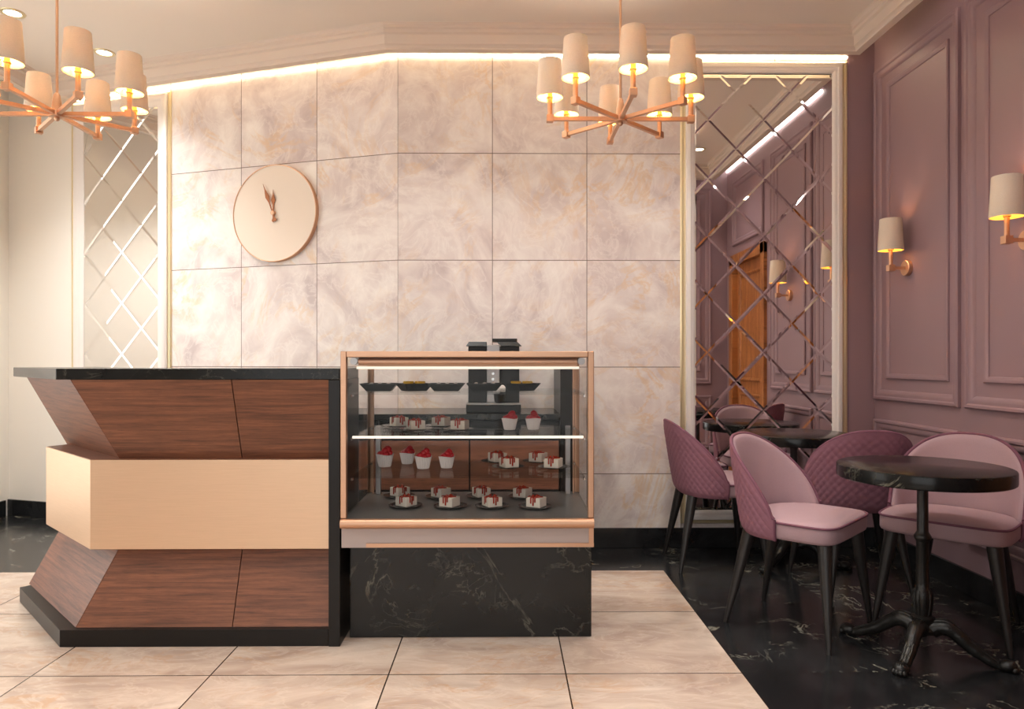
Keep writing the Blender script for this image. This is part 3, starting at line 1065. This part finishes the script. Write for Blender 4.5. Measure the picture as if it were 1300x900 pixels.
# ------------------------------------------------------------------ wall clock on the angled wall
ck = empty('wall_clock', ML @ Vector((-.947, 0, 2.297)), PHI, 'round cream wall clock with rose gold rim and hands on the stone wall', 'clock')
RX = Matrix.Rotation(PI / 2, 4, 'X')
bm = B(); lathe(bm, [(.001, .001), (.336, .001), (.336, .030), (.001, .030)], 96, M=RX)
obj('clock_face', bm, CLOCKF, ck, 30)
bm = B(); lathe(bm, [(.3365, .0), (.343, 0), (.343, .033), (.341, .035), (.3365, .034), (.3365, 0)], 96, M=RX, caps=False)
obj('rim', bm, ROSE, ck, 30)
def hand(name, ang, ln, w, y):
    bm = B()
    o = [(-w * .25, -.035), (-w * .8, -.055), (0, -.066), (w * .8, -.055), (w * .25, -.035), (w * .3, ln * .35), (w * 1.15, ln * .55), (w * .25, ln * .8), (0, ln),
         (-w * .25, ln * .8), (-w * 1.15, ln * .55), (-w * .3, ln * .35)]
    lo = [bm.verts.new((x * math.cos(ang) + z * math.sin(ang), y, -x * math.sin(ang) + z * math.cos(ang))) for x, z in o]
    hi = [bm.verts.new((v.co.x, y - .004, v.co.z)) for v in lo]
    bm.faces.new(lo); bm.faces.new(hi[::-1])
    for i in range(len(o)): bm.faces.new((lo[i], lo[(i + 1) % len(o)], hi[(i + 1) % len(o)], hi[i]))
    obj(name, bm, BRONZE, ck)
hand('minute_hand', math.radians(-21), .225, .014, -.042)
hand('hour_hand', math.radians(0), .165, .015, -.036)
bm = B(); lathe(bm, [(.001, .030), (.016, .030), (.016, .048), (.012, .051), (.001, .051)], 24, M=RX)
obj('hub', bm, ROSE, ck, 40)

# ------------------------------------------------------------------ chandeliers and sconces
def shade_bm(bm, c, zb, h, rb, rt):
    t = .0025
    lathe(bm, [(rb, zb), (rb + .0008, zb + .004), (rt + .0008, zb + h - .004), (rt, zb + h), (rt - t, zb + h), (rt - t, zb + h - .004), (rb - t, zb + .004), (rb - t, zb), (rb, zb)], 32, c, None, False)
    bmesh.ops.remove_doubles(bm, verts=bm.verts, dist=1e-5)
    bmesh.ops.recalc_face_normals(bm, faces=bm.faces)
    for f_ in bm.faces:
        m_ = f_.calc_center_median()
        if f_.normal.x * (m_.x - c[0]) + f_.normal.y * (m_.y - c[1]) < -.01: f_.material_index = 1
def spider(bm, c, z, r):
    for k in range(3):
        a = k * 2 * PI / 3 + .5
        tube(bm, [(c[0] + .010 * math.cos(a), c[1] + .010 * math.sin(a), z), (c[0] + r * math.cos(a), c[1] + r * math.sin(a), z + .002)], .0011, 6)
def point(name, loc, parent, w, r=.016):
    l = bpy.data.lights.new(name, 'POINT')
    l.energy = w
    l.color = WARM
    l.shadow_soft_size = r
    o = bpy.data.objects.new(name, l)
    o.location = loc
    o.parent = parent
    COL.objects.link(o)
    return o
def chandelier(x, y, label):
    root = empty('chandelier', (x, y, 2.356), 0, label, 'chandelier', 'chandeliers under the ceiling')
    bm = B()
    tube(bm, [(0, 0, .09), (0, 0, 1.02)], .0058, 12)
    obj('rod', bm, ROSE, root, 40)
    bm = B(); lathe(bm, [(.001, .985), (.05, .985), (.06, 1.0), (.06, 1.0215), (.001, 1.0215)], 32)
    obj('ceiling_rose', bm, ROSE, root, 40)
    bm = B(); lathe(bm, [(.012, -.016), (.030, -.014), (.032, .012), (.022, .016), (.019, .05), (.013, .085), (.008, .094), (.001, .094)], 24)
    obj('hub', bm, ROSE, root, 40)
    bm = B(); bmesh.ops.create_uvsphere(bm, u_segments=16, v_segments=10, radius=.011, matrix=Matrix.Translation((0, 0, -.021)))
    obj('finial', bm, ROSE, root, 60)
    R = .322
    for k in range(8):
        a = -PI / 2 + k * PI / 4
        c = (R * math.cos(a), R * math.sin(a))
        bm = B()
        bar(bm, (.025 * math.cos(a), .025 * math.sin(a), 0), (c[0] * .965, c[1] * .965, 0), .017, .017)
        arm = obj('arm', bm, ROSE, root)
        bm = B()
        box(bm, -.0155, .0155, -.0155, .0155, -.0155, .0155, .0015, 1, Matrix.Translation((c[0], c[1], 0)) @ Matrix.Rotation(a, 4, 'Z'))
        obj('corner_block', bm, ROSE, arm)
        bm = B(); lathe(bm, [(.0105, .014), (.0105, .092), (.0145, .094), (.0145, .099), (.0105, .101), (.0105, .125), (.001, .125)], 16, (c[0], c[1], 0))
        spider(bm, c, .118, .0585)
        obj('candle_stem', bm, ROSE, arm, 40)
        bm = B(); shade_bm(bm, (c[0], c[1], 0), .0955, .170, .0605, .0495)
        obj('lamp_shade', bm, [SHADE, GLOW_INSIDE], arm, 40)
        bm = B(); lathe(bm, [(.008, .126), (.017, .14), (.020, .155), (.015, .172), (.001, .18)], 16, (c[0], c[1], 0))
        bo = obj('bulb', bm, BULB, arm, 60)
        point('bulb_light', (c[0], c[1], .205), arm, BULB_W)
    return root
chandelier(.5297, 3.2672, 'rose gold chandelier with eight linen shades hanging above the display case')
chandelier(-1.9991, 3.2288, 'rose gold chandelier with linen shades hanging above the walnut counter, cut by the left edge')

def sconce(y, label):
    zc = 1.828
    root = empty('wall_sconce', (XR, y, zc), 0, label, 'wall lamp', 'sconces on the mauve wall')
    RY = Matrix.Rotation(-PI / 2, 4, 'Y')
    bm = B(); lathe(bm, [(.001, .001), (.048, .001), (.048, .024), (.045, .027), (.001, .027)], 32, M=RY)
    obj('backplate', bm, ROSE, root, 40)
    ax = -.112
    bm = B(); bar(bm, (-.025, 0, 0), (ax, 0, 0), .017, .017)
    arm = obj('arm', bm, ROSE, root)
    bm = B(); box(bm, ax - .019, ax + .019, -.019, .019, -.019, .019, .0015)
    obj('corner_block', bm, ROSE, arm)
    bm = B(); lathe(bm, [(.0115, .018), (.0115, .108), (.017, .110), (.017, .117), (.0115, .119), (.0115, .14), (.001, .14)], 16, (ax, 0, 0))
    spider(bm, (ax, 0), .135, .070)
    obj('candle_stem', bm, ROSE, arm, 40)
    bm = B(); shade_bm(bm, (ax, 0, 0), .108, .195, .073, .0625)
    obj('lamp_shade', bm, [SHADE, GLOW_INSIDE], arm, 40)
    bm = B(); lathe(bm, [(.008, .141), (.017, .155), (.020, .17), (.015, .187), (.001, .195)], 16, (ax, 0, 0))
    obj('bulb', bm, BULB, arm, 60)
    point('bulb_light', (ax, 0, .225), arm, SCONCE_W)
sconce(4.41, 'rose gold wall sconce with linen shade, left one nearer the mirror')
sconce(3.385, 'rose gold wall sconce with linen shade, right one at the picture edge')

# recessed downlights: two in view at left, the others added out of view for fill
def downlight(x, y, label, w=SPOT_W):
    root = empty('downlight', (x, y, 3.378), 0, label, 'downlight', 'recessed ceiling downlights')
    bm = B(); lathe(bm, [(.046, -.001), (.048, -.006), (.066, -.006), (.070, -.001), (.070, .0), (.046, .0), (.046, -.001)], 36, caps=False)
    obj('trim_ring', bm, GOLD, root, 40)
    bm = B(); lathe(bm, [(.001, -.002), (.046, -.002), (.046, -.0005), (.001, -.0005)], 36)
    obj('lens', bm, LENS, root, 40)
    l = bpy.data.lights.new('spot_light', 'SPOT')
    l.energy = w
    l.color = (0.99, 0.99, 0.97)
    l.spot_size = math.radians(120)
    l.spot_blend = .8
    l.shadow_soft_size = .045
    o = bpy.data.objects.new('spot_light', l)
    o.location = (0, 0, -.012)
    o.parent = root
    COL.objects.link(o)
downlight(-3.0, 4.41, 'lit recessed downlight with gold ring, nearest the left picture edge', 135)
downlight(-2.755, 4.97, 'lit recessed downlight with gold ring, beside the left chandelier', 45)
downlight(-.6, 2.4, 'added unseen downlight in the ceiling field in front of the counter')  # this and the following downlights are added to brighten the room
downlight(1.95, 2.45, 'added unseen downlight in the ceiling above the bistro tables', 26)
downlight(-.45, 3.72, 'added unseen downlight in the ceiling between the case and the stone wall, left one', 60)
downlight(.95, 3.72, 'added unseen downlight in the ceiling between the case and the stone wall, right one', 60)
downlight(-2.3, 1.5, 'added unseen downlight in the ceiling field left of the camera')
downlight(.9, 1.5, 'added unseen downlight in the ceiling field right of the camera')
downlight(-.7, .5, 'added unseen downlight in the ceiling field nearest the shop front')

# ------------------------------------------------------------------ bistro tables
def table(x, y, zt, r, feet, label):
    root = empty('bistro_table', (x, y, 0), 0, label, 'table', 'black marble bistro tables')
    bm = B()
    lathe(bm, [(.001, zt - .058), (r - .006, zt - .058), (r - .001, zt - .054), (r, zt - .048), (r, zt - .008), (r - .002, zt - .003), (r - .008, zt), (.001, zt)], 72)
    obj('tabletop', bm, NERO_TOP, root, 40)
    bm = B()
    s = zt / .81
    prof = [(.052, .105), (.055, .120), (.040, .135), (.038, .150), (.044, .160), (.044, .170), (.030, .176), (.032, .19), (.036, .215), (.038, .245),
            (.037, .275), (.031, .285), (.026, .295), (.0255, .31), (.0245, .485), (.028, .492), (.033, .500), (.034, .510), (.028, .520), (.0225, .53), (.0215, .70),
            (.026, .725), (.06, .74), (.10, .748), (.10, .7515)]
    lathe(bm, [(a, b * s) for a, b in prof], 24)
    for k in range(10):      # flutes on the lower bulb
        a = 2 * PI * k / 10
        tube(bm, [(q * math.cos(a), q * math.sin(a), z * s) for q, z in ((.029, .18), (.033, .205), (.037, .24), (.036, .265), (.030, .282))], .005, 6)
    obj('column', bm, IRON, root, 40)
    for ang, ln in feet:
        bm = B()
        a = math.radians(ang)
        pts, rad = [], []
        for i in range(22):
            t = i / 21
            q = .03 + (ln - .045) * t
            z = .118 + .03 * math.sin(PI * min(1, t * 1.9)) * (1 - t) - .105 * smoothstep(t) + .012 * math.sin(t * PI)
            pts.append((q * math.cos(a), q * math.sin(a), z))
            rad.append(.036 * (1 - t) + .018 * t + .0012 * math.sin(t * 34))
        tube(bm, pts, rad, 10)
        for sgn in (-1, 1):        # acanthus ribs on the back of the leg
            tube(bm, [(p[0] - sgn * .012 * math.sin(a), p[1] + sgn * .012 * math.cos(a), p[2] + rr_ * .86) for p, rr_ in list(zip(pts, rad))[1:-2]], .006, 6)
        leg = obj('leg', bm, IRON, root, 50)
        bm = B()
        ex, ey = (ln - .012) * math.cos(a), (ln - .012) * math.sin(a)
        bmesh.ops.create_uvsphere(bm, u_segments=14, v_segments=9, radius=1, matrix=Matrix.Translation((ex, ey, .024)) @ Matrix.Rotation(a, 4, 'Z') @ Matrix.Diagonal((.036, .032, .0235, 1)))
        for q in (-.9, -.3, .3, .9):
            b_ = a + q * .75
            bmesh.ops.create_uvsphere(bm, u_segments=8, v_segments=6, radius=.0125, matrix=Matrix.Translation((ex + .030 * math.cos(b_), ey + .030 * math.sin(b_), .0135)))
            bmesh.ops.create_uvsphere(bm, u_segments=8, v_segments=6, radius=.010, matrix=Matrix.Translation((ex + .018 * math.cos(b_), ey + .018 * math.sin(b_), .036)))
        for v in bm.verts: v.co.z = max(v.co.z, .0006)
        obj('paw_foot', bm, IRON, leg, 60)
    return root
table(1.777, 3.03, .81, .335, ((128, .33), (223, .27), (328, .31)), 'round black marble bistro table in front, on black claw-footed pedestal')
table(1.79, 4.42, .81, .335, ((95, .30), (215, .30), (335, .30)), 'round black marble bistro table close against the lattice mirror')

# ------------------------------------------------------------------ shell chairs (front = local +x)
def shell_pt(th, v, off):
    """th 0 = rear, +-pi/2 = sides; v 0 bottom .. 1 top edge; off = distance outwards"""
    zt = .54 + .345 * max(math.cos(th), 0.0) ** .65 if abs(th) < PI / 2 else .54
    z0 = .446
    z = z0 + (zt - z0) * v
    k = (z - z0) / .43
    tuck = .012 * math.exp(-((z - z0) / .02))
    a = .222 + .075 * k ** .85 - tuck
    b = .284 + .010 * k - tuck
    c_, s_ = math.cos(th), math.sin(th)
    x = -(a + off) * math.copysign(abs(c_) ** .9, c_)
    y = (b + off) * math.copysign(abs(s_) ** .85, s_)
    return Vector((x, y, z))
TH = 1.60
def shell_surface(bm, off, nt, nv, quilt=False, v1=1.0):
    rr = []
    for j in range(nv + 1):
        v = v1 * j / nv
        row = []
        for i in range(nt + 1):
            th = -TH + 2 * TH * i / nt
            p = shell_pt(th, v, off)
            if quilt:
                arc = th * .27
                z = p.z
                u1 = (arc + z * .85) / .040
                u2 = (arc - z * .85) / .040
                q = (abs(math.sin(PI * u1)) * abs(math.sin(PI * u2))) ** .30 * min(1, (1 - v) * 9) * min(1, v * 12) * min(1, (TH - abs(th)) * 9)
                n_ = Vector((-math.cos(th), math.sin(th), 0))
                p = p + n_ * (.0055 * q)
            row.append(p)
        rr.append(row)
    return rr
def chair_meshes():
    out = {}
    NT, NV = 150, 60
    bm = B()
    o_ = shell_surface(bm, .0, NT, NV, True)
    i_ = shell_surface(bm, -.016, NT, 6)
    vo = rings(bm, o_, False, False)
    vi = rings(bm, i_, False, False)
    def strip(a, b):
        # join two border loops of differing density along their length
        return
    out['backrest_shell'] = (bm, PLUM, 35)
    # inner pad
    bm = B()
    T = .0165
    a_ = [[shell_pt(-TH + .01 + 2 * (TH - .01) * i / 72, .12 + .88 * j / 18, -T) for i in range(73)] for j in range(19)]
    def pad_t(j, i):
        e = math.sin(PI * min(1, (j + .6) / 19.2) ** .6) ** .5 if j < 19 else 0
        return .028 * max(.15, e)
    b_ = [[shell_pt(-TH + .01 + 2 * (TH - .01) * i / 72, .12 + .88 * j / 18, -T - pad_t(j, i) * (1.0 if j < 18 else .25)) for i in range(73)] for j in range(19)]
    va = rings(bm, a_, False, False)
    vb = rings(bm, b_, False, False)
    for i in range(72):
        bm.faces.new((va[-1][i], va[-1][i + 1], vb[-1][i + 1], vb[-1][i]))
        bm.faces.new((va[0][i], vb[0][i], vb[0][i + 1], va[0][i + 1]))
    for j in range(18):
        bm.faces.new((va[j][0], va[j + 1][0], vb[j + 1][0], vb[j][0]))
        bm.faces.new((va[j][-1], vb[j][-1], vb[j + 1][-1], va[j + 1][-1]))
    out['backrest_pad'] = (bm, PINK, 60)
    bm = B()
    tube(bm, [shell_pt(-TH + 2 * TH * i / 90, 1.0, -.008) + Vector((0, 0, .002)) for i in range(91)], .0085, 8)
    for sg in (-1, 1):
        tube(bm, [shell_pt(sg * TH, v / 6, -.008) for v in range(7)], .0085, 8)
    out['backrest_piping'] = (bm, PIPE, 60)
    # seat: plan outline is a rounded square that narrows into the shell at the back
    def outline(sh, n=72):
        pts = []
        for i in range(n):
            t = 2 * PI * i / n
            c_, s_ = math.cos(t), math.sin(t)
            e = .30 if c_ > 0 else .55
            x = math.copysign(abs(c_) ** e, c_)
            y = math.copysign(abs(s_) ** (.30 if c_ > 0 else .62), s_)
            X = x * (.262 - sh) if c_ > 0 else -abs(c_) ** .9 * (.184 - sh)
            Y = y * (.268 - sh) if c_ > 0 else math.copysign(abs(s_) ** .85, s_) * (.268 - .016 * min(1, abs(c_) * 3) - sh)
            pts.append((X, Y))
        return pts
    bm = B()
    prof = [(.06, .4505), (.014, .452), (.004, .458), (0, .468), (0, .515), (.003, .527), (.012, .535), (.04, .541), (.09, .546), (.15, .549), (.195, .550)]
    rings(bm, [[(x, y, z) for x, y in outline(s)] for s, z in prof])
    out['seat'] = (bm, PINK, 50)
    bm = B()
    tube(bm, [(x, y, .527) for x, y in outline(-.001, 96) if x > -.03 or True], .0055, 8, True)
    out['seat_piping'] = (bm, PIPE, 60)
    legs = []
    for (tx, ty, bx_, by_) in ((-.165, .145, -.255, .212), (-.165, -.145, -.255, -.212), (.205, .205, .248, .272), (.205, -.205, .248, -.272)):
        bm = B()
        tube(bm, [(tx, ty, .4495), (tx * .75 + bx_ * .25, ty * .75 + by_ * .25, .337), (bx_ * .97 + tx * .03, by_ * .97 + ty * .03, .014), (bx_, by_, .0006)], [.032, .0275, .0115, .0105], 16)
        for v in bm.verts:
            if v.co.z < .006: v.co.z = .0006
            if v.co.z > .43: v.co.z = .4495
        legs.append(bm)
    return out, legs
def make_chair(label):
    root = empty('shell_chair', (0, 0, 0), 0, label, 'chair', 'velvet shell chairs around the bistro tables')
    parts, legs = chair_meshes()
    for nm, (bm, m, sm) in parts.items(): obj(nm, bm, m, root, sm)
    for bm in legs:
        o = obj('leg', bm, DARKWOOD, root, 50)
        uvbox(o, (0, 2))
    return root
def dup(root, label):
    r_ = root.copy(); COL.objects.link(r_); r_['label'] = label
    for ch in list(root.children):
        c = ch.copy(); COL.objects.link(c); c.parent = r_
    return r_
c0 = make_chair('pale pink shell chair with plum back facing the front table, its back to the counter')
c0.location = (1.393, 3.41, 0); c0.rotation_euler.z = math.radians(-43.8)
c1 = dup(c0, 'pink shell chair facing the front table, against the panelled mauve wall at right edge')
c1.location = (2.125, 3.375, 0); c1.rotation_euler.z = math.radians(-135.5)
c2 = dup(c0, 'plum quilted back of a shell chair facing the mirror, between the two pink chairs')
c2.location = (1.95, 3.99, 0); c2.rotation_euler.z = math.radians(85)
c3 = dup(c0, 'plum shell chair seen from its quilted side, leftmost, against the mirror frame')
c3.location = (1.295, 4.44, 0); c3.rotation_euler.z = 0
